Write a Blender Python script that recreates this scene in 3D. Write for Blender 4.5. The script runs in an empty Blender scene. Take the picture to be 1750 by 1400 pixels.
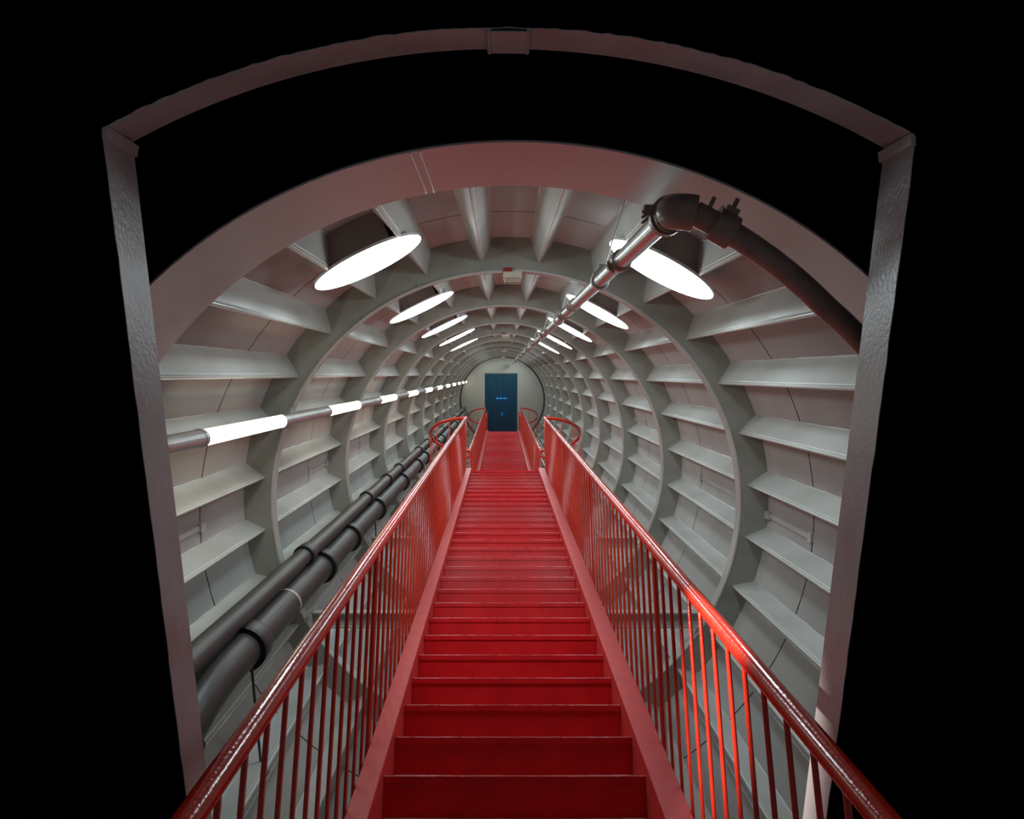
import bpy, math, random
from mathutils import Vector, Matrix

random.seed(7)
C = bpy.context.scene.collection
SC = bpy.context.scene
pi = math.pi
cos, sin, rad = math.cos, math.sin, math.radians

# ------------------------------------------------------------------ camera, world, exposure
# The tunnel climbs at 30 degrees.  Tunnel coordinates are (x across, z along the axis, y up from the axis);
# T() stores them as a mesh vector (x, z, y) and every top-level object is tilted by TILT about x.
TILT = rad(30.0)
ROT = Matrix.Rotation(TILT, 3, 'X')
CX, CY = -0.03, 0.909

cam_data = bpy.data.cameras.new('camera')
cam = bpy.data.objects.new('camera', cam_data)
C.objects.link(cam)
cam.location = ROT @ Vector((CX, 0.0, CY))
cam.rotation_euler = (rad(90 + 15.0), 0, 0)
cam_data.sensor_width = 36.0
cam_data.lens = 36.0 * 1250.0 / 1750.0
cam_data.shift_x = (875.0 - 857.0) / 1750.0
cam_data.shift_y = (975.0 - 700.0) / 1750.0
cam_data.clip_start = 0.02
SC.camera = cam

world = bpy.data.worlds.new('world')
SC.world = world
world.use_nodes = True
# assumed dim light of the dark hall behind the viewer; it reaches the tunnel only through its open near end
world.node_tree.nodes['Background'].inputs[0].default_value = (0.80, 0.88, 1.0, 1)
world.node_tree.nodes['Background'].inputs[1].default_value = 0.05

SC.view_settings.view_transform = 'Standard'
SC.view_settings.look = 'None'
SC.view_settings.gamma = 1.0
SC.view_settings.use_curve_mapping = False
SC.view_settings.exposure = 0.4
try:
    SC.cycles.use_denoising = True
    SC.cycles.max_bounces = 10
    SC.cycles.diffuse_bounces = 6
    SC.cycles.use_light_tree = True
    SC.cycles.sample_clamp_indirect = 6.0
except Exception:
    pass

DISC_POWER = 14.0      # radiance of the round lamp faces
TUBE_POWER = 6.0      # radiance of the tube lights
DISC_COLOR = (0.80, 0.95, 1.0)
TUBE_COLOR = (1.0, 0.93, 0.74)

# ------------------------------------------------------------------ mesh helpers
def T(x, y, z):
    """tunnel point: across, up from the axis, along the axis"""
    return Vector((x, z, y))

def TP(a_deg, r, z):
    a = rad(a_deg)
    return Vector((r * sin(a), z, r * cos(a)))

UP = T(0, cos(TILT), sin(TILT))        # world up, in tunnel coordinates
HZ = T(0, -sin(TILT), cos(TILT))       # level, straight ahead
XX = T(1, 0, 0)

class MB:
    def __init__(self):
        self.v, self.f, self.s = [], [], []
    def add(self, vs, fs, smooth=False):
        o = len(self.v)
        self.v += [Vector(p) for p in vs]
        for f in fs:
            self.f.append([o + i for i in f]); self.s.append(smooth)
        return self
    def hexa(self, p):
        """8 points: bottom loop 0-3, top loop 4-7"""
        return self.add(p, [(3, 2, 1, 0), (4, 5, 6, 7), (0, 1, 5, 4), (1, 2, 6, 5), (2, 3, 7, 6), (3, 0, 4, 7)])
    def box(self, c, a, b, d):
        """centre and three half-axis vectors"""
        p = [c + i * a + j * b + k * d for k in (-1, 1) for i, j in ((-1, -1), (1, -1), (1, 1), (-1, 1))]
        return self.hexa(p)
    def extrude(self, prof, o, ax, ay, path, smooth=False, cap=True):
        """closed profile [(u,v)] placed with axes ax, ay at o, swept along the vector path"""
        n = len(prof)
        lo = [o + ax * u + ay * w for u, w in prof]
        hi = [p + path for p in lo]
        self.add(lo + hi, [(i, (i + 1) % n, n + (i + 1) % n, n + i) for i in range(n)], smooth)
        if cap:
            self.add(lo, [tuple(range(n))[::-1]]); self.add(hi, [tuple(range(n))])
        return self
    def tube(self, pts, r, seg=12, cap=True, smooth=True, closed=False):
        pts = [Vector(p) for p in pts]
        n = len(pts)
        rr = r if isinstance(r, (list, tuple)) else [r] * n
        tang = []
        for i in range(n):
            if closed:
                t = pts[(i + 1) % n] - pts[i - 1]
            else:
                t = pts[min(i + 1, n - 1)] - pts[max(i - 1, 0)]
            tang.append(t.normalized())
        ref = Vector((0, 0, 1)) if abs(tang[0].z) < 0.9 else Vector((1, 0, 0))
        nrm = (ref - tang[0] * ref.dot(tang[0])).normalized()
        rings = []
        for i in range(n):
            nrm = (nrm - tang[i] * nrm.dot(tang[i])).normalized()
            b = tang[i].cross(nrm)
            rings.append([pts[i] + rr[i] * (cos(2 * pi * k / seg) * nrm + sin(2 * pi * k / seg) * b) for k in range(seg)])
        vs = [p for ring in rings for p in ring]
        fs = []
        m = n if closed else n - 1
        for i in range(m):
            j = (i + 1) % n
            for k in range(seg):
                q = (k + 1) % seg
                fs.append((i * seg + k, i * seg + q, j * seg + q, j * seg + k))
        self.add(vs, fs, smooth)
        if cap and not closed:
            self.add(rings[0], [tuple(range(seg))[::-1]]); self.add(rings[-1], [tuple(range(seg))])
        return self
    def hoop(self, prof, a0=0.0, a1=360.0, seg=144, smooth=True):
        """profile [(r, z)] closed, turned about the tunnel axis"""
        full = abs(a1 - a0 - 360) < 1e-6
        m = seg if full else seg + 1
        n = len(prof)
        for e in range(n):                       # each profile edge gets its own vertices: crisp corners
            (ra, za), (rb, zb) = prof[e], prof[(e + 1) % n]
            vs, fs = [], []
            for i in range(m):
                a = a0 + (a1 - a0) * i / seg
                vs += [TP(a, ra, za), TP(a, rb, zb)]
            for i in range(seg):
                j = (i + 1) % m
                fs.append((2 * i, 2 * i + 1, 2 * j + 1, 2 * j))
            self.add(vs, fs, smooth)
        if not full:
            for a in (a0, a1):
                self.add([TP(a, r, z) for r, z in prof], [tuple(range(n))])
        return self
    def obj(self, name, mat, parent=None, base=None):
        b = base if base is not None else (parent_base(parent) if parent else Vector((0, 0, 0)))
        me = bpy.data.meshes.new(name)
        me.from_pydata([p - b for p in self.v], [], self.f)
        me.polygons.foreach_set('use_smooth', self.s)
        me.materials.append(mat)
        me.update()
        import bmesh
        bm = bmesh.new(); bm.from_mesh(me)
        bmesh.ops.recalc_face_normals(bm, faces=bm.faces)
        bm.to_mesh(me); bm.free()
        o = bpy.data.objects.new(name, me)
        C.objects.link(o)
        if parent:
            o.parent = parent
        else:
            place(o, b)
        return o

BASES = {}
def parent_base(o):
    while o.parent:
        o = o.parent
    return BASES[o.name]

def place(o, base):
    o.location = ROT @ base
    o.rotation_euler = (TILT, 0, 0)
    BASES[o.name] = base.copy()

def tag(o, label, cat, group=None):
    o['label'] = label; o['category'] = cat
    if group:
        o['group'] = group
    return o

def thing(name, label, cat, base, group=None):
    o = bpy.data.objects.new(name, None)
    o.empty_display_size = 0.1
    C.objects.link(o)
    place(o, base)
    return tag(o, label, cat, group)

def structure(o):
    o['kind'] = 'structure'
    return o

def copy_tree(root, base):
    r = root.copy(); C.objects.link(r); place(r, base)
    for ch in root.children:
        c = ch.copy(); C.objects.link(c); c.parent = r
        for g in ch.children:
            d = g.copy(); C.objects.link(d); d.parent = c
    return r

ORD = ['first', 'second', 'third', 'fourth', 'fifth', 'sixth', 'seventh', 'eighth', 'ninth', 'tenth', 'eleventh', 'twelfth']

# ------------------------------------------------------------------ materials
def nodes(m):
    m.use_nodes = True
    nt = m.node_tree
    return nt, nt.nodes['Principled BSDF']

def paint(name, col, rough=0.4, col2=None, scale=6.0, mix=(0.45, 0.7), bump=0.0, bscale=60.0, metal=0.0, coat=0.0, spec=0.5, aniso=(1, 1, 1)):
    m = bpy.data.materials.new(name)
    nt, b = nodes(m)
    L = nt.links.new
    b.inputs['Roughness'].default_value = rough
    b.inputs['Metallic'].default_value = metal
    b.inputs['Coat Weight'].default_value = coat
    b.inputs['Coat Roughness'].default_value = 0.12
    b.inputs['Specular IOR Level'].default_value = spec
    b.inputs['Base Color'].default_value = (*col, 1)
    tc = nt.nodes.new('ShaderNodeTexCoord')
    mp = nt.nodes.new('ShaderNodeMapping'); mp.inputs['Scale'].default_value = aniso
    L(tc.outputs['Object'], mp.inputs['Vector'])
    if col2:
        n = nt.nodes.new('ShaderNodeTexNoise'); n.inputs['Scale'].default_value = scale; n.inputs['Detail'].default_value = 6
        L(mp.outputs[0], n.inputs['Vector'])
        r = nt.nodes.new('ShaderNodeMapRange'); r.inputs[1].default_value = mix[0]; r.inputs[2].default_value = mix[1]
        L(n.outputs['Fac'], r.inputs[0])
        x = nt.nodes.new('ShaderNodeMix'); x.data_type = 'RGBA'
        x.inputs[6].default_value = (*col, 1); x.inputs[7].default_value = (*col2, 1)
        L(r.outputs[0], x.inputs[0]); L(x.outputs[2], b.inputs['Base Color'])
    if bump:
        n2 = nt.nodes.new('ShaderNodeTexNoise'); n2.inputs['Scale'].default_value = bscale; n2.inputs['Detail'].default_value = 3
        L(tc.outputs['Object'], n2.inputs['Vector'])
        bp = nt.nodes.new('ShaderNodeBump'); bp.inputs['Strength'].default_value = bump; bp.inputs['Distance'].default_value = 0.004
        L(n2.outputs['Fac'], bp.inputs['Height']); L(bp.outputs[0], b.inputs['Normal'])
    return m

def emit(name, col, power, col_off=None):
    m = bpy.data.materials.new(name)
    nt, b = nodes(m)
    b.inputs['Base Color'].default_value = (0.8, 0.8, 0.8, 1)
    b.inputs['Roughness'].default_value = 0.5
    b.inputs['Emission Color'].default_value = (*col, 1)
    b.inputs['Emission Strength'].default_value = power
    return m

GREY = (0.56, 0.56, 0.53)
M_grey = paint('grey gloss paint', GREY, 0.29, (0.47, 0.465, 0.43), 3.0, (0.4, 0.75), 0.10, 45)
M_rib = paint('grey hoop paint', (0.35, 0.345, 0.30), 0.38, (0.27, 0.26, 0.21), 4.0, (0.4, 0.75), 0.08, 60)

def skin_material():
    m = paint('grey shell paint', GREY, 0.28, (0.49, 0.48, 0.46), 2.2, (0.4, 0.75), 0.08, 40)
    nt = m.node_tree; L = nt.links.new
    b = nt.nodes['Principled BSDF']
    tc = nt.nodes.new('ShaderNodeTexCoord')
    sx = nt.nodes.new('ShaderNodeSeparateXYZ'); L(tc.outputs['Object'], sx.inputs[0])
    def mth(op, a, bb=None):
        n = nt.nodes.new('ShaderNodeMath'); n.operation = op
        for i, q in enumerate((a, bb)):
            if q is None: continue
            if isinstance(q, (int, float)): n.inputs[i].default_value = q
            else: L(q, n.inputs[i])
        return n.outputs[0]
    wob = nt.nodes.new('ShaderNodeTexNoise'); wob.inputs['Scale'].default_value = 25
    L(tc.outputs['Object'], wob.inputs['Vector'])
    z = mth('ADD', sx.outputs['Y'], mth('MULTIPLY', wob.outputs['Fac'], 0.010))
    z = mth('SUBTRACT', z, SEAM0)
    f = mth('WRAP', z, None)
    f.node.inputs[1].default_value = BAY / 2; f.node.inputs[2].default_value = -BAY / 2
    d = mth('ABSOLUTE', f)
    mask = mth('LESS_THAN', d, 0.006)
    cur = b.inputs['Base Color'].links[0].from_socket
    x = nt.nodes.new('ShaderNodeMix'); x.data_type = 'RGBA'
    L(mask, x.inputs[0]); L(cur, x.inputs[6]); x.inputs[7].default_value = (0.018, 0.016, 0.015, 1)
    L(x.outputs[2], b.inputs['Base Color'])
    return m

R = 1.5
BAY = 1.5485 * R
Z0 = 1.543 * R
SEAM0 = Z0 + 1.625
def ZR(i):
    return Z0 + BAY * i
ZW = 27.3
SKIN = 1.685
SH_IN = 1.556
VW = 0.071
NSH = 29
def sh_angle(k):
    return (k + 0.5) * 360.0 / NSH + 0.9

M_skin = skin_material()
M_collar = paint('grey collar paint', (0.64, 0.61, 0.59), 0.30, (0.54, 0.50, 0.47), 3.0, (0.4, 0.8), 0.12, 50)
M_frame = paint('grey frame paint', (0.46, 0.43, 0.43), 0.30, (0.36, 0.31, 0.31), 8.0, (0.4, 0.8), 0.25, 90)
M_red = paint('red gloss paint', (0.60, 0.008, 0.012), 0.36, (0.48, 0.005, 0.009), 9.0, (0.4, 0.75), 0.10, 70, spec=0.3)
M_rail = paint('red handrail paint', (0.66, 0.036, 0.014), 0.16, (0.57, 0.018, 0.012), 12.0, (0.4, 0.75), 0.22, 85, coat=0.3)
M_string = paint('red stringer paint', (0.66, 0.065, 0.065), 0.40, (0.58, 0.045, 0.045), 14.0, (0.4, 0.8), 0.12, 80)  # pinker base colour: dust, plus grazing sheen painted in
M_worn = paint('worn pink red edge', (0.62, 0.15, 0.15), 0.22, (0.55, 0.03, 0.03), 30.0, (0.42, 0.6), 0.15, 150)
M_pipe = paint('dark grey plastic', (0.060, 0.056, 0.052), 0.42, (0.10, 0.092, 0.084), 7.0, (0.4, 0.8), 0.05, 60, aniso=(1, .35, 1))
M_black = paint('black rubber', (0.010, 0.010, 0.010), 0.5)
M_steel = paint('galvanised steel', (0.62, 0.60, 0.58), 0.26, (0.48, 0.46, 0.44), 18.0, (0.4, 0.7), 0.05, 120, metal=0.9)
M_iron = paint('brown iron fitting', (0.36, 0.26, 0.21), 0.30, (0.26, 0.18, 0.145), 20.0, (0.4, 0.7), 0.10, 90)
M_brown = paint('brown housing paint', (0.36, 0.29, 0.26), 0.42, (0.28, 0.22, 0.20), 8.0)
M_clamp = paint('white clamp metal', (0.72, 0.72, 0.70), 0.4)
M_detect = paint('cream plastic', (0.66, 0.58, 0.46), 0.5)
M_redtag = paint('red plastic', (0.30, 0.01, 0.01), 0.4)
M_conduit = paint('painted conduit', (0.52, 0.47, 0.42), 0.38)
M_beam = paint('grey beam paint', (0.46, 0.46, 0.43), 0.4, (0.38, 0.37, 0.34), 5.0)
M_wall = paint('grey end wall', (0.33, 0.32, 0.27), 0.6, (0.30, 0.29, 0.245), 1.5)
M_disc = emit('lit lamp disc', DISC_COLOR, DISC_POWER)
M_far_added = emit('added far lamp disc', DISC_COLOR, DISC_POWER * 4.2)  # stronger glow for the added unseen lamps of the far bays
M_tube = emit('lit lamp tube', TUBE_COLOR, TUBE_POWER)
M_sleeve = paint('aluminium sleeve', (0.50, 0.46, 0.45), 0.30, (0.42, 0.38, 0.37), 10.0, metal=0.5)

# ------------------------------------------------------------------ tunnel shell: skin sectors and their stiffener plates
ANG = [sh_angle(k) for k in range(-NSH // 2 + 1, NSH // 2 + 1)]
def norm(a):
    return (a + 180) % 360 - 180
A_ceil = 50.0
A_side = 112.0
def sector(a):
    a = norm(a)
    if abs(a) <= A_ceil: return 'ceiling'
    if abs(a) <= A_side: return 'wall_right' if a > 0 else 'wall_left'
    return 'floor'
SECT = {}
for nm, a0, a1 in (('ceiling', -A_ceil, A_ceil), ('wall_right', A_ceil, A_side), ('floor', A_side, 360 - A_side), ('wall_left', -A_side, -A_ceil)):
    m = MB()
    n = max(8, int((a1 - a0) / 2.2))
    vs, fs = [], []
    for i in range(n + 1):
        a = a0 + (a1 - a0) * i / n
        vs += [TP(a, SKIN, Z0 + 0.03), TP(a, SKIN, ZW), TP(a, SKIN + 0.02, Z0 + 0.03), TP(a, SKIN + 0.02, ZW)]
    for i in range(n):
        p, q = 4 * i, 4 * i + 4
        fs += [(p, p + 1, q + 1, q), (p + 2, q + 2, q + 3, p + 3), (p, q, q + 2, p + 2), (p + 1, p + 3, q + 3, q + 1)]
    m.add(vs, fs, True)
    SECT[nm] = structure(m.obj(nm, M_skin))

def shelf_mb(z0, z1):
    """stiffener at the top of the tube: a folded V plate with a rounded lip and weld beads along its roots"""
    m = MB()
    lip = 0.0095
    prof = [(VW, SKIN + 0.012), (VW, SKIN - 0.002), (0.0135, SH_IN + 0.017), (0.0100, SH_IN + 0.014)]
    for k in range(9):
        a = rad(0 - 180 * k / 8)
        prof.append((lip * cos(a), SH_IN + lip + lip * sin(a)))
    prof += [(-0.0100, SH_IN + 0.014), (-0.0135, SH_IN + 0.017), (-VW, SKIN - 0.002), (-VW, SKIN + 0.012)]
    m.extrude(prof, T(0, 0, z0), T(1, 0, 0), T(0, 1, 0), T(0, 0, z1 - z0))
    return m

def weld_mb(z0, z1, side, seed):
    rr = random.Random(seed)
    m = MB()
    n = 26
    pts, r = [], []
    for i in range(n + 1):
        pts.append(T(side * (VW + .001 + rr.uniform(-.001, .001)), SKIN - 0.003, z0 + (z1 - z0) * i / n))
        r.append(rr.uniform(0.002, 0.0065))
    m.tube(pts, r, 6)
    return m

ROTY = lambda a: Matrix.Rotation(rad(a), 4, 'Y')
def inst(src, parent, a, y):
    o = src.copy(); C.objects.link(o)
    o.parent = parent
    o.rotation_euler = (0, rad(a), 0)
    o.location = (0, y, 0)
    return o

def shelf_src(z1off, name, seed):
    m = shelf_mb(0.013, z1off)
    w = weld_mb(0.03, z1off - 0.02, 1, seed); m.add(w.v, w.f, False)
    w = weld_mb(0.03, z1off - 0.02, -1, seed + 1); m.add(w.v, w.f, False)
    return m
src = None
srcs = [shelf_src(BAY - 0.001, 'stiffener_plate', 10 * j).obj('stiffener_plate', M_grey, SECT['ceiling'], Vector((0, 0, 0))) for j in range(3)]
src_first = shelf_src(BAY - 0.075, 'stiffener_plate', 91).obj('stiffener_plate', M_grey, SECT['ceiling'], Vector((0, 0, 0)))
src_last = shelf_src(ZW - ZR(10) - 0.01, 'stiffener_plate', 77).obj('stiffener_plate', M_grey, SECT['ceiling'], Vector((0, 0, 0)))
far_floor = []
for bay in range(11):
    for q, a in enumerate(ANG):
        s = sector(a)
        if s == 'floor' and bay >= 9:
            far_floor.append((a, bay)); continue
        sr = src_first if bay == 0 else (src_last if bay == 10 else srcs[(q * 7 + bay * 3) % 3])
        inst(sr, SECT[s], a, ZR(bay) + (0.075 if bay == 0 else 0.0))
for sr in srcs + [src_first, src_last]:
    bpy.data.objects.remove(sr)
m = MB()
for a, bay in far_floor:
    s = shelf_mb(0.013, BAY - 0.001 if bay < 10 else ZW - ZR(10) - 0.01)
    mt = ROTY(a)
    m.add([mt @ p + Vector((0, ZR(bay), 0)) for p in s.v], s.f, False)
o = m.obj('stiffener_plate', M_grey, SECT['floor'], Vector((0, 0, 0)))
o['kind'] = 'stuff'

# raised cover strips fixed over joints of the shell panels
def cover_strip(a, z0, z1, parent):
    m = MB()
    for (w, h, za, zb) in ((0.014, 0.008, z0, z1), (0.024, 0.016, z1 - 0.02, z1 + 0.04), (0.026, 0.012, z0 - 0.01, z0 + 0.03)):
        r = SKIN - h / 2
        tg = TP(a + 90, 1, 0); nr = TP(a, 1, 0)
        m.box(TP(a, r, (za + zb) / 2), tg * w, nr * h, T(0, 0, (zb - za) / 2))
    return m.obj('cover_strip', M_grey, parent, Vector((0, 0, 0)))
for bay, a, f0, f1, s in ((0, 88.6, 1.62, 2.28, 'wall_right'), (1, 88.0, 0.05, 1.60, 'wall_right'), (2, 77.0, 1.62, 2.25, 'wall_right'),
                          (0, -86.5, 0.4, 1.6, 'wall_left'), (1, -86.5, 1.62, 2.25, 'wall_left'), (2, -86.0, 0.05, 1.6, 'wall_left')):
    cover_strip(a, ZR(bay) + f0, ZR(bay) + f1, SECT[s])

# ------------------------------------------------------------------ hoop ribs: web plate and inner flange
def rib_parts(root, z):
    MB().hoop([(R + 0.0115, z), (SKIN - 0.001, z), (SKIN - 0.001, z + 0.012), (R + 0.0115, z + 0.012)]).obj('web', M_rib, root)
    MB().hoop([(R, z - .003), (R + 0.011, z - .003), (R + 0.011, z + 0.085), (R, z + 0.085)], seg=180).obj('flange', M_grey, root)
rib0 = None
for i in range(1, 11):
    lab = '%s grey hoop rib up the tunnel from the entrance collar' % ORD[i - 1]
    base = T(0, -SKIN, ZR(i))
    if rib0 is None:
        rib0 = thing('hoop_rib', lab, 'rib', base, 'hoop ribs of the tunnel')
        rib_parts(rib0, ZR(i))
    else:
        r = copy_tree(rib0, base); r['label'] = lab

# entrance collar: smooth sleeve in front of the first bay
t = thing('entrance_collar', 'smooth wide arched collar around the near end of the tunnel', 'collar', T(0, -1.45, 1.95))
MB().hoop([(1.443, 1.945), (1.4475, 1.945), (1.462, 2.36), (1.443, 2.36)], seg=180).obj('sleeve', M_collar, t)
MB().hoop([(1.460, 2.345), (SKIN + 0.02, 2.345), (SKIN + 0.02, 2.358), (1.460, 2.358)], seg=144).obj('web', M_rib, t)
m = MB()
for da in (-0.45, 0.45):
    m.tube([TP(-9.5 + da, 1.4425, 1.95), TP(-9.5 + da, 1.4425, 2.355)], 0.0022, 6)
m.obj('weld_seam', M_collar, t)

# ------------------------------------------------------------------ end wall and strip curtain
DX0, DX1, DY0, DY1 = -0.635, 0.545, -1.13, 0.955
m = MB()
N = 96
outer = [TP(360.0 * i / N, SKIN, ZW) for i in range(N)]
# wall with a doorway: four pieces clipped to the disc
def disc_piece(xa, xb, ya, yb):
    nx = 24
    for i in range(nx):
        x0 = xa + (xb - xa) * i / nx; x1 = xa + (xb - xa) * (i + 1) / nx
        def lim(x):
            h = math.sqrt(max(SKIN * SKIN - x * x, 0)); return max(ya, -h), min(yb, h)
        a0, b0 = lim(x0); a1, b1 = lim(x1)
        if b0 - a0 < 1e-4 and b1 - a1 < 1e-4: continue
        m.hexa([T(x0, a0, ZW), T(x1, a1, ZW), T(x1, a1, ZW + .05), T(x0, a0, ZW + .05), T(x0, b0, ZW), T(x1, b1, ZW), T(x1, b1, ZW + .05), T(x0, b0, ZW + .05)])
disc_piece(-SKIN, DX0, -9, 9); disc_piece(DX1, SKIN, -9, 9); disc_piece(DX0, DX1, DY1, 9); disc_piece(DX0, DX1, -9, DY0)
structure(m.obj('wall_end', M_wall))
m = MB()
m.hoop([(1.50, ZW - 0.03), (1.535, ZW - 0.03), (1.535, ZW - 0.002), (1.50, ZW - 0.002)])
structure(m.obj('trim_1', M_black))
# dim corridor behind the curtain
m = MB()
zc0, zc1 = ZW + 0.06, ZW + 2.4
for p in ([T(DX0 - .3, DY0, zc0), T(DX1 + .3, DY0, zc0), T(DX1 + .3, DY0, zc1), T(DX0 - .3, DY0, zc1)],
          [T(DX0 - .3, DY1 + .2, zc0), T(DX1 + .3, DY1 + .2, zc0), T(DX1 + .3, DY1 + .2, zc1), T(DX0 - .3, DY1 + .2, zc1)],
          [T(DX0 - .3, DY0, zc0), T(DX0 - .3, DY0, zc1), T(DX0 - .3, DY1 + .2, zc1), T(DX0 - .3, DY1 + .2, zc0)],
          [T(DX1 + .3, DY0, zc0), T(DX1 + .3, DY0, zc1), T(DX1 + .3, DY1 + .2, zc1), T(DX1 + .3, DY1 + .2, zc0)],
          [T(DX0 - .3, DY0, zc1), T(DX1 + .3, DY0, zc1), T(DX1 + .3, DY1 + .2, zc1), T(DX0 - .3, DY1 + .2, zc1)]):
    m.add(p, [(0, 1, 2, 3)])
structure(m.obj('wall_corridor', paint('corridor blue', (0.05, 0.16, 0.22), 0.6)))
t = thing('ceiling_lamp', 'pale lamp glowing faintly behind the blue strip curtain', 'lamp', T(-0.05, DY1 + .12, ZW + 0.9))
MB().box(T(-0.2, DY1 + .15, ZW + 0.9), T(.16, 0, 0), T(0, .03, 0), T(0, 0, .12)).obj('diffuser', emit('corridor lamp', (0.55, 0.85, 1.0), 7.0), t)
t = thing('wall_lamp', 'small white lamp seen through the middle of the strip curtain', 'lamp', T(0.0, -0.45, zc1 - .05))
MB().box(T(0.0, -0.62, zc1 - .06), T(.012, 0, 0), T(0, .06, 0), T(0, 0, .02)).obj('diffuser', emit('corridor wall lamp', (0.7, 0.9, 1.0), 6.0), t)
t2 = MB().box(T(-0.02, 0.0, zc1 - .06), T(.22, 0, 0), T(0, .02, 0), T(0, 0, .02)).obj('diffuser', bpy.data.materials['corridor wall lamp'], t)

mc = bpy.data.materials.new('blue vinyl strip')
nt, b = nodes(mc)
b.inputs['Base Color'].default_value = (0.012, 0.075, 0.125, 1)
b.inputs['Roughness'].default_value = 0.28
tr = nt.nodes.new('ShaderNodeBsdfTransparent'); tr.inputs[0].default_value = (0.10, 0.42, 0.62, 1)
mx = nt.nodes.new('ShaderNodeMixShader'); mx.inputs[0].default_value = 0.45
nt.links.new(b.outputs[0], mx.inputs[1]); nt.links.new(tr.outputs[0], mx.inputs[2])
nt.links.new(mx.outputs[0], nt.nodes['Material Output'].inputs['Surface'])
t = thing('strip_curtain', 'dark blue vinyl strip curtain hanging in the doorway of the end wall', 'curtain', T((DX0 + DX1) / 2, DY0, ZW))
MB().box(T((DX0 + DX1) / 2, DY1 - .02, ZW - .01), T((DX1 - DX0) / 2, 0, 0), T(0, .02, 0), T(0, 0, .012)).obj('header_rail', paint('dark header', (0.05, 0.06, 0.07), 0.4), t)
ns = 9
for i in range(ns):
    w = (DX1 - DX0) / ns
    xc = DX0 + (i + .5) * w
    zz = ZW - 0.012 + (0.012 if i % 2 else 0.0)
    m = MB()
    vs, fs = [], []
    kx = 6
    for k in range(kx + 1):
        u = -1 + 2 * k / kx
        x = xc + u * w * 0.60
        x = min(max(x, DX0 + .002), DX1 - .002)
        d = zz + 0.010 * u * u
        for y in (DY0 + .01, DY1 - .02):
            vs += [T(x, y, d), T(x, y, d + .003)]
    for k in range(kx):
        a = 4 * k
        fs += [(a, a + 2, a + 6, a + 4), (a + 1, a + 5, a + 7, a + 3)]
    m.add(vs, fs, True)
    m.obj('strip', mc, t)

# ------------------------------------------------------------------ portal frame in front of the tunnel
FZ0, FZ1 = 1.60, 1.725
FXL, FXR = -0.808, 0.779
CRN_L, CRN_R, TOPY = 1.371, 1.359, 1.5415
t = thing('portal_frame', 'arched flat steel door frame in the foreground, black outside', 'frame', T(0, -0.95, 1.6))
for x, top, s in ((FXL, CRN_L, -1), (FXR, CRN_R, 1)):
    rr = random.Random(int(s + 5))
    m = MB()
    n = 60
    vs, fs = [], []
    for i in range(n + 1):
        y = -0.95 + (top + 0.95) * i / n
        j = rr.uniform(-.0022, .0022)
        vs += [T(x, y, FZ0 + j), T(x, y, FZ1), T(x + s * .012, y, FZ1), T(x + s * .0015, y, FZ0 + j)]
    for i in range(n):
        a = 4 * i
        for k in range(4):
            fs.append((a + k, a + (k + 1) % 4, a + 4 + (k + 1) % 4, a + 4 + k))
    fs += [(0, 1, 2, 3), (4 * n, 4 * n + 3, 4 * n + 2, 4 * n + 1)]
    m.add(vs, fs)
    m.obj('post', M_frame, t)
# top beam: shallow arch through the corners
hw = (FXR - FXL) / 2; xm = (FXL + FXR) / 2
sag = TOPY - (CRN_L + CRN_R) / 2
RA = (hw * hw + sag * sag) / (2 * sag)
yc_arch = TOPY - RA
tilt = (CRN_R - CRN_L) / (2 * hw)
def arch(x, off=0.0):
    return yc_arch + math.sqrt((RA + off) ** 2 - (x - xm) ** 2) + tilt * (x - xm)
def arch_mb(xa, xb, o0, o1, z0, z1, n, jag=0.0, seed=1):
    rr = random.Random(seed)
    vs, fs = [], []
    for i in range(n + 1):
        x = xa + (xb - xa) * i / n
        j = rr.uniform(-jag, jag)
        vs += [T(x, arch(x, o0), z0 + j), T(x, arch(x, o0) + 0.012, z1), T(x, arch(x, o1) + 0.012, z1), T(x, arch(x, o0 + min(o1 - o0, .0015)), z0 + j)]
    for i in range(n):
        a = 4 * i
        for k in range(4):
            fs.append((a + k, a + (k + 1) % 4, a + 4 + (k + 1) % 4, a + 4 + k))
    fs += [(0, 1, 2, 3), (4 * n, 4 * n + 3, 4 * n + 2, 4 * n + 1)]
    return MB().add(vs, fs)
arch_mb(FXL, FXR, 0.0, 0.012, FZ0, FZ1, 110, 0.003, 3).obj('top_beam', M_frame, t)
# joint plate under the crown of the beam, and welded corner lips
arch_mb(-0.052, 0.020, -0.007, 0.0, FZ0 - 0.002, FZ1 + 0.003, 10).obj('joint_plate', M_frame, t)
for xw in (-0.054, 0.022):
    MB().tube([T(xw, arch(xw, -0.004), FZ0), T(xw, arch(xw, -0.004) + 0.011, FZ1)], 0.005, 8).obj('weld_bead', M_frame, t)
for x, top, s in ((FXL, CRN_L, 1), (FXR, CRN_R, -1)):
    m = MB(); m.box(T(x + s * .0045, top - .006, (FZ0 + FZ1) / 2), T(.0045, 0, 0), T(s * .003, .010, 0), T(0, 0, (FZ1 - FZ0) / 2 + .001))
    m.obj('corner_lip', M_frame, t)

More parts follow.
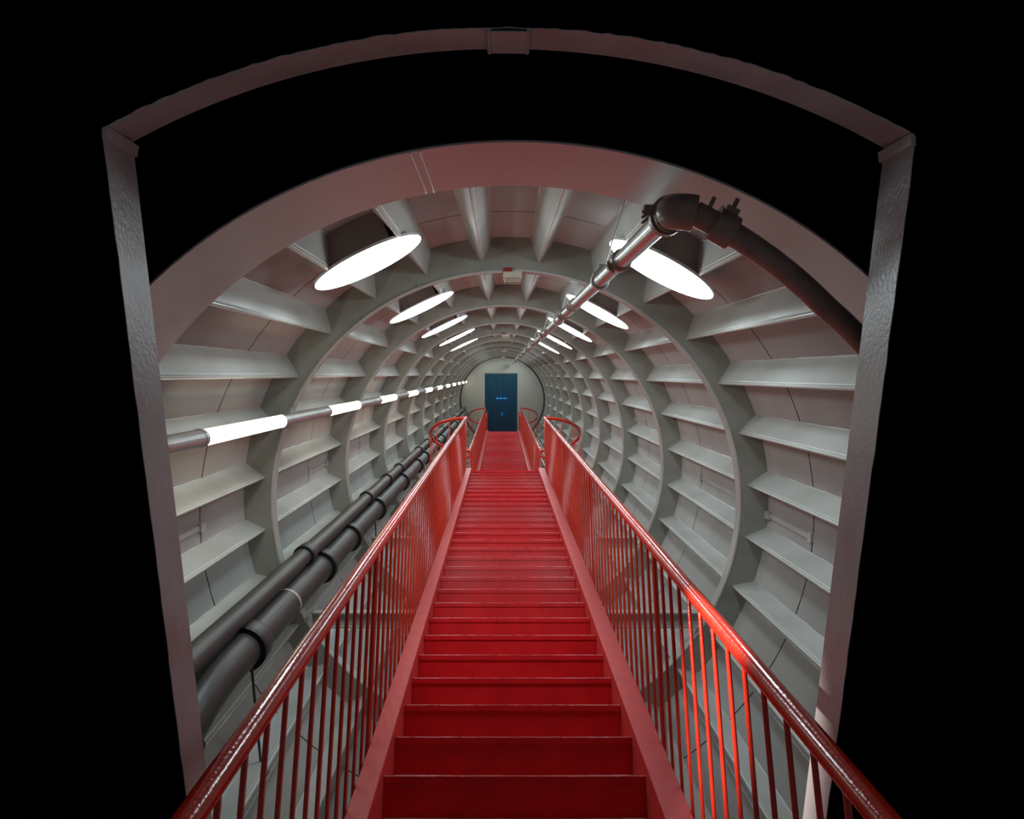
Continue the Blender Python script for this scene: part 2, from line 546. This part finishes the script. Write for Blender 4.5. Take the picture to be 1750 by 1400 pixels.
# added black walls around frame and collar, standing in for the unlit dark
M_void = bpy.data.materials.new('unlit dark black')
nt, b = nodes(M_void)
b.inputs['Base Color'].default_value = (0.0015, 0.0015, 0.0015, 1); b.inputs['Roughness'].default_value = 1.0
b.inputs['Specular IOR Level'].default_value = 0.0
m = MB()
BW = 3.2
def slab(xa, xb, fa, fb, n):
    for i in range(n):
        x0 = xa + (xb - xa) * i / n; x1 = xa + (xb - xa) * (i + 1) / n
        m.hexa([T(x0, fa(x0), FZ0 + .002), T(x1, fa(x1), FZ0 + .002), T(x1, fa(x1), FZ1 - .004), T(x0, fa(x0), FZ1 - .004),
                T(x0, fb(x0), FZ0 + .002), T(x1, fb(x1), FZ0 + .002), T(x1, fb(x1), FZ1 - .004), T(x0, fb(x0), FZ1 - .004)])
slab(FXL - .013, FXR + .013, lambda x: arch(min(max(x, FXL), FXR), .013) + .012, lambda x: BW, 40)
slab(-BW, FXL - .0125, lambda x: -1.6, lambda x: BW, 1)
slab(FXR + .0125, BW, lambda x: -1.6, lambda x: BW, 1)
structure(m.obj('wall_front', M_void))
structure(MB().hoop([(1.464, 1.96), (3.0, 1.96), (3.0, 1.99), (1.464, 1.99)], seg=120).obj('wall_near', M_void))

# ------------------------------------------------------------------ round lamps under the ceiling
DISC_R = 1.541
def drum_light(a, z, label, DISC_R=DISC_R, w=0.268, hs=1.0, mat=None):
    base = TP(a, SKIN, z)
    t = thing('drum_light', label, 'lamp', base, 'round ceiling lamps')
    nr, tg = TP(a, 1, 0), TP(a + 90, 1, 0)
    m = MB()
    c = nr * (DISC_R + 0.012)
    # housing: short faceted drum squeezed between two stiffener plates
    pts = [(-.150, -.20), (.150, -.20), (.156, -.08), (.156, .08), (.150, .20), (-.150, .20), (-.156, .08), (-.156, -.08)]
    m.extrude([(u * hs, q * hs) for u, q in pts], nr * (DISC_R + 0.008) + T(0, 0, z), tg, T(0, 0, 1), nr * (SKIN - DISC_R - 0.010))
    m.obj('housing', M_brown, t)
    m = MB()
    n = 64
    ring = [(w * cos(2 * pi * k / n), w * sin(2 * pi * k / n)) for k in range(n)]
    m.extrude(ring, nr * (DISC_R + 0.002) + T(0, 0, z), tg, T(0, 0, 1), nr * 0.012, smooth=True)
    m.obj('rim', M_clamp, t)
    m = MB()
    m.add([nr * (DISC_R - 0.006) + T(0, 0, z)] + [nr * (DISC_R + 0.0015) + T(0, 0, z) + tg * u + T(0, 0, q) for u, q in ring], [(0, 1 + k, 1 + (k + 1) % n) for k in range(n)], True)
    m.obj('diffuser', mat or M_disc, t)
    return t
for i in range(11):
    z = ZR(i) + BAY * 0.5 + 0.14
    if i == 10: z = (ZR(10) + ZW) / 2
    # from the sixth bay on: added lamps, recessed out of sight, brightening the far end
    kw = {} if i < 5 else dict(DISC_R=1.600, w=0.125, hs=0.55, mat=M_far_added)
    drum_light(-24.6 if i < 5 else -23.9, z, 'round white lamp, %s up the row above the grey tube light' % ORD[i], **kw)
    drum_light(27.2 if i < 5 else 25.7, z, 'round white lamp, %s up the row above the metal pipe' % ORD[i], **kw)

# ------------------------------------------------------------------ tube lights along the left wall
LA, LR = -63.6, 1.458
def seg_tube(z0, z1, r, seg=24):
    return MB().tube([TP(LA, LR, z0), TP(LA, LR, z1)], r, seg)
zs = 3.13
for i in range(11):
    a, b2 = zs + BAY * i, zs + BAY * i + 1.19
    if a > ZW: break
    b2 = min(b2, ZW - .05)
    t = thing('tube_light', '%s lit tube of the light line on the left wall, counted from the entrance' % ORD[i], 'lamp', TP(LA, LR, a), 'tube lights in one line')
    n = 14
    vs, fs = [], []
    for k in range(n + 1):
        q = rad(LA - 180 - 105 + 210 * k / n)
        for zz in (a, b2):
            vs.append(TP(LA, LR, zz) + Vector((0.0362 * sin(q), 0, 0.0362 * cos(q))))
    for k in range(n):
        fs.append((2 * k, 2 * k + 1, 2 * k + 3, 2 * k + 2))
    MB().add(vs, fs, True).obj('lamp_tube', M_tube, t)
    seg_tube(a, b2, 0.0345).obj('tube_back', M_sleeve, t)
    prev = 2.40 if i == 0 else a - BAY + 1.19
    m = seg_tube(prev, a, 0.0375)
    m.obj('sleeve', M_sleeve, t)
    for za, zb in ((a - .012, a + .02), (b2 - .02, b2)):
        MB().tube([TP(LA, LR, za), TP(LA, LR, zb)], 0.0395, 24).obj('end_ring', M_sleeve, t)
    m = MB()
    for zz in (ZR(i) + .03,) if i else ():
        m.box(TP(LA, 1.497, zz), TP(LA + 90, .02, 0), TP(LA, .006, 0), T(0, 0, .02))
    if m.v: m.obj('wall_clip', M_clamp, t)

# ------------------------------------------------------------------ metal pipe under the ceiling with elbow and branch
SX, SY, SR = 0.386, 1.292, 0.029
t = thing('sprinkler_pipe', 'galvanised metal pipe along the ceiling with a brown elbow at its near end', 'pipe', T(SX, SY, 2.0))
MB().tube([T(SX, SY, 1.98), T(SX, SY, 26.9)], SR, 20).obj('pipe', M_steel, t)
MB().tube([T(SX, SY, 26.88), T(SX, SY, 26.95)], 0.045, 16).obj('end_cap', M_steel, t)
def coupling(z, k):
    m = MB()
    m.tube([T(SX, SY, z - .028), T(SX, SY, z - .022), T(SX, SY, z + .022), T(SX, SY, z + .028)], [0.031, 0.037, 0.037, 0.031], 20)
    for s in (-1, 1):
        d = (XX * .85 + T(0, .5, 0)).normalized() * s
        c = T(SX, SY, z) + d * 0.041
        m.box(c, d * 0.012, XX.cross(d).normalized() * .006 if False else T(0, 0, .016), d.cross(T(0, 0, 1)).normalized() * 0.011)
        m.tube([c - d.cross(T(0, 0, 1)).normalized() * .022, c + d.cross(T(0, 0, 1)).normalized() * .022], 0.005, 8)
    m.obj('coupling', M_iron, t)
def hanger(z):
    m = MB()
    n = 20
    m.tube([T(SX + .034 * cos(2 * pi * k / n), SY + .034 * sin(2 * pi * k / n), z) for k in range(n)], 0.006, 8, closed=True)
    m.tube([T(SX + .031 * cos(2 * pi * k / n), SY + .031 * sin(2 * pi * k / n), z + .02) for k in range(n)], 0.005, 8, closed=True)
    nr = Vector((SX, 0, SY)).normalized()
    p = T(SX, SY, z)
    m.tube([p + nr * .03, p + nr * (SKIN - math.hypot(SX, SY))], 0.0032, 8)
    m.box(p + nr * .05 - XX * .012, XX * .014, nr * .016, T(0, 0, .012))
    m.tube([p - XX * .04 + nr * .03, p - XX * .012 + nr * .06], .004, 6)
    m.obj('hanger', M_clamp, t)
for k in range(10):
    coupling(2.74 + BAY * k, k)
    hanger(3.30 + BAY * k)
    if k < 8: coupling(4.39 + BAY * k, k)
# elbow at the near end
def elbow_pts():
    c0 = T(SX, SY, 1.99)
    pts = []
    br = 1.335
    return c0
EL = T(0.384, 1.290, 1.90)
m = MB()
m.tube([T(SX, SY, 2.01), T(SX, SY, 1.975), T(SX, SY - .004, 1.95)], 0.040, 20)
nb = []
for k in range(9):
    a = rad(90 * k / 8)
    nb.append(T(SX + .045 * (1 - cos(a)), SY - 0.012 * (k / 8), 1.95 - .045 * sin(a)))
m.tube(nb, 0.040, 20)
p_end = nb[-1]
m.obj('elbow', M_iron, t)
ba0 = math.degrees(math.atan2(p_end.x, p_end.z)); br0 = math.hypot(p_end.x, p_end.z)
BZ = p_end.y
branch = []
for k in range(40):
    f = k / 39
    a = ba0 + (62 - ba0) * f
    r = br0 + (1.318 - br0) * min(1, f * 2.5)
    branch.append(TP(a, r, BZ + 0.02 * f))
MB().tube(branch, 0.027, 20).obj('branch_pipe', M_iron, t)
m = MB()
m.tube(branch[2:5], 0.038, 20)
m.tube([branch[2] - (branch[3] - branch[2]) * .1, branch[2]], .042, 20)
d = TP(24, 1, 0); c = branch[3] + d * .037
m.box(c, d * .012, T(0, 0, .012), TP(114, .016, 0))
m.tube([c, c + d * .034], .006, 8)
m.tube([branch[1] + d * .018, branch[1] + d * .050], .0055, 8)
m.obj('coupling', M_iron, t)
m = MB()
cc = T(SX, SY, 2.0)
m.tube([cc - T(0, 0, .015), cc + T(0, 0, .015)], 0.046, 20)
m.box(cc + T(-.05, .012, 0), T(.012, 0, 0), T(0, .012, 0), T(0, 0, .014))
for dy in (-.006, .006, .018):
    m.tube([cc + T(-.050, dy, -.01), cc + T(-.066, dy - .012, -.01)], .0035, 6)
m.obj('coupling', M_iron, t)

# ------------------------------------------------------------------ smoke detectors with their conduit
for i, (rib, nm) in enumerate(((1, 'nearest smoke detector, cream, under the first hoop rib'), (4, 'cream smoke detector under the fourth hoop rib'),
                               (7, 'tiny cream smoke detector under the seventh hoop rib'), (10, 'farthest smoke detector, beside the end wall'))):
    z = ZR(rib) + 0.043
    base = T(0.035, R, z)
    if i == 0:
        t = thing('smoke_detector', nm, 'smoke detector', base, 'smoke detectors on the ribs')
        MB().box(base + T(0, -.019, 0), T(.056, 0, 0), T(0, .018, 0), T(0, 0, .05)).obj('base', M_detect, t)
        m = MB()
        for (w0, w1, y0, y1) in ((.050, .040, -.037, -.050), ):
            m.hexa([base + T(-w1, y1, -w1), base + T(w1, y1, -w1), base + T(w1, y1, w1), base + T(-w1, y1, w1),
                    base + T(-w0, y0, -w0), base + T(w0, y0, -w0), base + T(w0, y0, w0), base + T(-w0, y0, w0)])
        m.obj('sensor_body', M_iron, t)
        m = MB()
        for k in range(6):
            x = -.045 + .018 * k
            m.tube([base + T(x, -.036, -.052), base + T(x * .84, -.056, -.043)], .0028, 6)
            m.tube([base + T(-.052, -.036, x), base + T(-.043, -.056, x * .84)], .0028, 6)
            m.tube([base + T(.052, -.036, x), base + T(.043, -.056, x * .84)], .0028, 6)
        for s in (-1, 1):
            m.tube([base + T(-.044, -.056, s * .043), base + T(.044, -.056, s * .043)], .0035, 6)
            m.tube([base + T(s * .044, -.056, -.043), base + T(s * .044, -.056, .043)], .0035, 6)
            m.tube([base + T(-.048, -.046, s * .048), base + T(.048, -.046, s * .048)], .0025, 6)
        m.obj('cage', M_detect, t)
        det = t
    else:
        t = copy_tree(det, base); t['label'] = nm
    z = ZR(rib)
    cb = TP(-40, R - .006, z - .006)
    cd = thing('curved_conduit', 'thin curved conduit leading to the smoke detector on the %s rib' % ORD[rib - 1], 'conduit', cb, 'curved conduits along ribs')
    MB().tube([TP(-61 + 60 * k / 60, R - .004, z - .015) for k in range(61)], 0.011, 8).obj('pipe', M_conduit, cd)
    MB().box(TP(0.4, R + .006, z - .012), T(.022, 0, 0), T(0, .010, 0), T(0, 0, .012)).obj('junction_box', M_redtag, cd)
    if rib == 1:
        m = MB()
        for a in (-50, -36, -20):
            m.box(TP(a, R + .002, z - .012), TP(a + 90, .008, 0), TP(a, .014, 0), T(0, 0, .010))
        m.obj('pipe_clip', M_iron, cd)

# ------------------------------------------------------------------ staircases
K = 0.0095
PITCH = 0.2938
def plane1(z): return -0.541 + K * z
SXL, SXR = -0.463, 0.500
RISE = PITCH * (K * cos(TILT) + sin(TILT))
GO = PITCH * (cos(TILT) - K * sin(TILT))

def step_mb(p, xl, xr):
    """tread with a thin worn lip and the riser under it; p = front top edge of the tread"""
    m = MB()
    tt, ov = 0.030, 0.007
    prof = [(0.0, -tt + .002), (0.0, -0.0045), (0.0035, -0.0010), (GO + ov, -0.0010), (GO + ov, -tt + .002)]
    m.extrude(prof, p + XX * xl, HZ, UP, XX * (xr - xl))
    m.extrude([(ov, -RISE + .0005), (ov, -tt + .002), (ov + .006, -tt + .002), (ov + .006, -RISE + .0005)], p + XX * (xl + .0005), HZ, UP, XX * (xr - xl - .001))
    return m

def nosing_mb(p, xl, xr, seed):
    """worn rounded front edge of a tread, slightly uneven"""
    rr = random.Random(seed * 13 + 5)
    n = 22
    m = MB()
    m.tube([p + XX * (xl + .001 + (xr - xl - .002) * k / n) + HZ * (.0032 + rr.uniform(-.0006, .0006)) - UP * (.0036 + rr.uniform(-.0006, .0006)) for k in range(n + 1)], 0.0035, 8)
    return m

def stringer_mb(x0, x1, z0, z1, pl, up=0.040, depth=0.195):
    m = MB()
    e = 0.003
    prof = [(x0 + e, up), (x1 - e, up), (x1, up - e), (x1, up - depth), (x0, up - depth), (x0, up - e)]
    a, b2 = T(0, pl(z0), z0), T(0, pl(z1), z1)
    m.extrude(prof, a, XX, T(0, 1, 0), b2 - a)
    return m

def flight(label, pl, z_first, n, n0=0, z_end=None):
    zb = z_first + PITCH * n0
    t = thing('staircase', label, 'stairs', T(0.018, pl(zb), zb), 'red flights of stairs')
    for k in range(n0, n):
        z = z_first + PITCH * k
        st = step_mb(T(0, pl(z), z), SXL, SXR).obj('step', M_red, t)
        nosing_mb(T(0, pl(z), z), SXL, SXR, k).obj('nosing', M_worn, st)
    z0 = z_first + PITCH * (n0 - 0.6)
    z1 = z_end if z_end else z_first + PITCH * (n - 1) + .02
    stringer_mb(SXL - .078, SXL - .001, z0, z1, pl).obj('stringer', M_string, t)
    stringer_mb(SXR + .001, SXR + .095, z0, z1, pl).obj('stringer', M_string, t)
    return t
ZF1 = 2.112
N1 = 30
flight('long red flight of steel stairs rising from the foreground', plane1, ZF1, N1 - 1, -4, ZF1 + PITCH * (N1 - 1))
zl = ZF1 + PITCH * (N1 - 1)          # nosing of the landing
pl0 = T(0, plane1(zl), zl)
LAND = 1.14
RLOOP = 0.57
def landing(label, p, length, loops):
    t = thing('stair_landing', label, 'landing', p + HZ * (length / 2) + XX * .018, 'red stair landings')
    m = MB()
    prof = [(0.0, -.032), (0.0, -.004), (.0012, -.0012), (.004, 0.0), (length + .016, 0.0), (length + .016, -.032)]
    m.extrude(prof, p + XX * (SXL - .09), HZ, UP, XX * (SXR - SXL + .2))
    m.obj('floor_plate', M_red, t)
    m = MB()
    m.box(p + HZ * .019 - UP * (RISE / 2 + .015) + XX * .0185, XX * (SXR - SXL - .001) / 2, HZ * .003, UP * (RISE / 2 - .017))
    m.obj('riser', M_red, t)
    if loops:
        for s, x in ((-1, SXL - .092), (1, SXR + .112)):
            m = MB()
            n = 24
            prof = [(RLOOP * (1 - cos(pi * k / n)) , RLOOP * sin(pi * k / n)) for k in range(n + 1)]
            m.extrude([(u, w * s) for u, w in prof], p + XX * x - UP * .032, HZ, XX, UP * .030)
            m.obj('side_bay', M_red, t)
    return t
landing('red landing with rounded side bays between the lower and upper flights', pl0, LAND, True)
pl1 = pl0 + HZ * LAND
z2s = pl1.y
def plane2(z): return pl1.z + K * (z - z2s)
N2 = 43
flight('narrow looking second red flight climbing to the end wall', plane2, z2s, N2, 1, z2s + PITCH * N2)
zt = z2s + PITCH * N2
pt = T(0, plane2(zt), zt)
landing('small red landing at the top of the upper flight', pt, 0.5, False)
p3 = pt + HZ * 0.5
def plane3(z): return p3.z + K * (z - p3.y)
n3 = int((ZW - .1 - p3.y) / PITCH)
flight('short last red flight ending at the strip curtain', plane3, p3.y, n3 + 1, 1)

# ------------------------------------------------------------------ railings
RH = 0.727
RXL, RXR = SXL - .0865, SXR + .1035
def rail_curve(x, pl, z0, z1, n=10):
    return [T(x, pl(z0 + (z1 - z0) * k / n) + RH, z0 + (z1 - z0) * k / n) for k in range(n + 1)]

base_bal = None
def bar(p_top, length, r, seg=8):
    return MB().tube([p_top - UP * length, p_top], r, seg)   # hangs plumb from p_top

def balusters(root, x, pl, z0, z1, gap, post_at, first=0.0):
    """vertical bars from the handrail down to the outer side of the stringer"""
    L = (RH + 0.05) / (cos(TILT) - K * sin(TILT))
    src_b = src_p = None
    bz = parent_base(root)
    z = z0 + first
    while z < z1:
        zr = z + L * sin(TILT) * 0            # z is taken at the rail
        p = T(x, pl(z) + RH, z)
        is_post = any(abs(z - q) < gap * .5 for q in post_at)
        if is_post:
            if src_p is None:
                src_p = bar(p, L, 0.0115, 10).obj('post', M_rail, root); src_p['_z'] = z; src_p0 = p
            else:
                o = src_p.copy(); C.objects.link(o); o.parent = root; o.location = p - src_p0
        else:
            if src_b is None:
                src_b = bar(p, L, 0.0070, 8).obj('baluster', M_rail, root); src_b0 = p
            else:
                o = src_b.copy(); C.objects.link(o); o.parent = root; o.location = p - src_b0
        z += gap

def loop_pts(p0, s, n=28, drop=0.0):
    return [p0 + HZ * (RLOOP * (1 - cos(pi * k / n))) + XX * (s * RLOOP * sin(pi * k / n)) - UP * drop * k / n for k in range(n + 1)]

RAILR = 0.0245
def lower_railing(label, x, s):
    z0, z1 = 0.75, zl + 0.28
    t = thing('stair_railing', label, 'railing', T(x, plane1(z0), z0), 'red stair railings')
    pts = rail_curve(x, plane1, z0, z1)
    MB().tube(pts, RAILR, 20).obj('handrail', M_rail, t)
    lp = loop_pts(pts[-1], s)
    MB().tube([pts[-1] - HZ * .02] + lp, RAILR * .95, 16).obj('curved_handrail', M_rail, t)
    posts = [3.02 + BAY * k for k in range(-1, 4)] + [z1 - .01]
    balusters(t, x, plane1, z0 + .02, z1, PITCH / 2, posts)
    for k in (4, 8, 12, 16, 20, 24):
        L = 0.0
        p = lp[k]
        L = (p - pl0).dot(UP) + .02
        bar(p, L, 0.0070).obj('baluster', M_rail, t)
    return t
lower_railing('red railing on the left of the lower stairs, beside the black pipes', RXL, -1)
lower_railing('red railing on the right of the lower stairs', RXR, 1)

def upper_railing(label, x, s, pl, z0, z1, loops):
    t = thing('stair_railing', label, 'railing', T(x, pl(z0), z0), 'red stair railings')
    pts = rail_curve(x, pl, z0, z1)
    hook = [pts[0] - UP * .16 - HZ * .02 + XX * s * .10, pts[0] - UP * .14 - HZ * .03 + XX * s * .04, pts[0] - UP * .09 - HZ * .03, pts[0] - UP * .03 - HZ * .015]
    MB().tube(hook + pts, RAILR, 14).obj('handrail', M_rail, t)
    balusters(t, x, pl, z0 + .05, z1, PITCH / 2 if z1 - z0 > 5 else PITCH / 2, [z0 + .05, z1 - .05])
    if loops:
        lp = loop_pts(pts[-1], s)
        MB().tube([pts[-1] - HZ * .02] + lp, RAILR * .95, 12).obj('curved_handrail', M_rail, t)
        for k in (4, 8, 12, 16, 20, 24):
            bar(lp[k], (lp[k] - pt).dot(UP) + .02, 0.0070, 6).obj('baluster', M_rail, t)
    return t
for x, s, nm in ((RXL, -1, 'left'), (RXR, 1, 'right')):
    upper_railing('red railing on the %s of the upper flight of stairs' % nm, x, s, plane2, z2s + .36, zt + .2, True)
    upper_railing('short red railing on the %s beside the blue strip curtain' % nm, x * .98, s, plane3, p3.y + .25, ZW - .55, False)

# ------------------------------------------------------------------ cross beams under the stairs
for i in range(1, 11):
    z = ZR(i) + .03
    yt = -0.625 if z < 11.3 else (plane2(z) - .08 if z < zt else plane3(z) - .08)
    wx = math.sqrt(1.49 ** 2 - (yt - .10) ** 2) if abs(yt) + .1 < 1.48 else .3
    lab = '%s grey cross beam under the stairs from the entrance' % ORD[i - 1]
    t = thing('cross_beam', lab, 'beam', T(0, yt - .11, z), 'cross beams under the stairs')
    for nm2, y0, y1, w in (('top_flange', yt - .010, yt, .035), ('web', yt - .10, yt - .010, .004), ('bottom_flange', yt - .11, yt - .10, .035)):
        MB().box(T(0, (y0 + y1) / 2, z), T(wx, 0, 0), T(0, (y1 - y0) / 2, 0), T(0, 0, w)).obj(nm2, M_beam, t)

# ------------------------------------------------------------------ black pipes on the lower left
def soil_pipe(label, x, y, r, z0, z1, joints, bend=None):
    t = thing('drain_pipe', label, 'pipe', T(x, y - r, z0), 'black pipes on the lower left')
    pts = []
    if bend:
        pts += bend
    pts += [T(x, y, z0), T(x, y, z1)]
    MB().tube(pts, r, 28).obj('pipe', M_pipe, t)
    for zj in joints:
        m = MB()
        m.tube([T(x, y, zj), T(x, y, zj + .02), T(x, y, zj + .11), T(x, y, zj + .15), T(x, y, zj + .16)], [r * 1.24, r * 1.26, r * 1.24, r * 1.16, r * 1.01], 28, cap=False)
        m.obj('socket', M_pipe, t)
        MB().hoop  # noqa
        m = MB()
        n = 28
        ro, ri = r * 1.28, r * 0.99
        vs, fs = [], []
        for k in range(n):
            a = 2 * pi * k / n
            for rr_, zz in ((ri, zj - .012), (ro, zj - .012), (ro, zj + .022), (ri, zj + .022)):
                vs.append(T(x + rr_ * cos(a), y + rr_ * sin(a), zz))
        for k in range(n):
            q = (k + 1) % n
            for e in range(3):
                fs.append((4 * k + e, 4 * k + e + 1, 4 * q + e + 1, 4 * q + e))
        m.add(vs, fs)
        m.obj('gasket', M_black, t)
    return t
soil_pipe('thinner black pipe, the upper of the two on the left', -1.343, -0.255, 0.054, 2.35, 27.0, [4.72 + BAY * k for k in range(10)] + [8.35, 13.1])
PX, PY, PR = -1.318, -0.415, 0.092
BEND = [T(-1.36, -0.60, 2.56), T(-1.342, -0.515, 2.70), T(-1.328, -0.455, 2.86), T(-1.32, -0.425, 3.02)]
low = soil_pipe('thicker black pipe beside the left railing, bent down at its near end', PX, PY, PR, 3.16, 27.0, [3.42, 5.02, 5.98, 7.35, 9.3, 11.0, 12.1, 14.4, 15.6, 17.9, 20.2, 22.5],
          BEND)
m = MB()
gd = (BEND[1] - BEND[0]).normalized()
m.tube([BEND[1] - gd * .05, BEND[1] - gd * .01], PR * 1.22, 28)
m.obj('gasket', M_black, low)
m = MB(); m.tube([T(PX, PY, 4.15), T(PX, PY, 4.18)], PR * 1.02, 28); m.obj('band', M_conduit, low)
for z in (3.35, 7.0, 11.6):
    m = MB()
    rr0 = math.sqrt(max(1.64 ** 2 - (PX + .08) ** 2, 0))
    m.tube([T(PX + .06, PY - PR * .7, z), T(PX + .06, -rr0, z)], .007, 8)
    m.box(T(PX + .06, -rr0 + .006, z), T(.03, 0, 0), T(0, .006, 0), T(0, 0, .03))
    m.obj('support_rod', M_pipe, low)
t = thing('thin_conduit', 'thin pale conduit running between the two black pipes', 'conduit', T(-1.42, -.35, 2.4))
MB().tube([T(-1.425, -0.345, 2.4), T(-1.425, -0.345, 26.9)], .014, 10).obj('pipe', M_conduit, t)
for i in range(1, 8):
    m = MB(); m.box(T(-1.445, -.33, ZR(i) - .01), T(.03, 0, 0), T(0, .05, 0), T(0, 0, .008)); m.obj('pipe_bracket', M_iron, t)

# ------------------------------------------------------------------ bent conduit bundle low on the right near the end wall
t = thing('conduit_bundle', 'bundle of thin bent grey conduits low on the right beside the upper flight', 'conduit', T(.9, -1.15, 11.9))
for k in range(6):
    x = .74 + .075 * k
    y = -0.98 - .05 * abs(k - 2) + .012 * k
    z0 = 11.9 + .55 * (k % 3)
    m = MB()
    m.tube([T(x, -1.28, z0 - .05), T(x, y - .08, z0), T(x, y - .02, z0 + .06), T(x, y, z0 + .16), T(x, y, 23.5)], .017, 10)
    m.obj('conduit', M_clamp, t)


# ------------------------------------------------------------------ assumed spot lamp, out of view between the frame and the collar, aimed low to the right
sp = T(-1.02, 1.02, 1.84)  # unseen source, assumed from the bright right railing and post
aim = (T(1.30, -0.42, 2.10) - sp).normalized()
t = thing('assumed_spotlight', 'small assumed spot lamp, unseen, behind the upper left of the door frame', 'lamp', sp - T(0, .1, 0))
MB().tube([sp - aim * .14, sp - aim * .02], 0.045, 20).obj('housing', M_iron, t)
MB().tube([sp - aim * .09, sp - aim * .09 + T(-.12, .10, 0)], 0.012, 10).obj('bracket', M_iron, t)
ld = bpy.data.lights.new('assumed_spot_lamp', 'SPOT')
ld.energy = 420.0; ld.spot_size = rad(25); ld.spot_blend = 1.0; ld.shadow_soft_size = 0.03; ld.color = (1.0, 0.96, 0.90)
lo = bpy.data.objects.new('assumed_spot_lamp', ld); C.objects.link(lo)
lo.parent = t
lo.location = sp - BASES[t.name]
lo.rotation_euler = aim.to_track_quat('-Z', 'Y').to_euler()
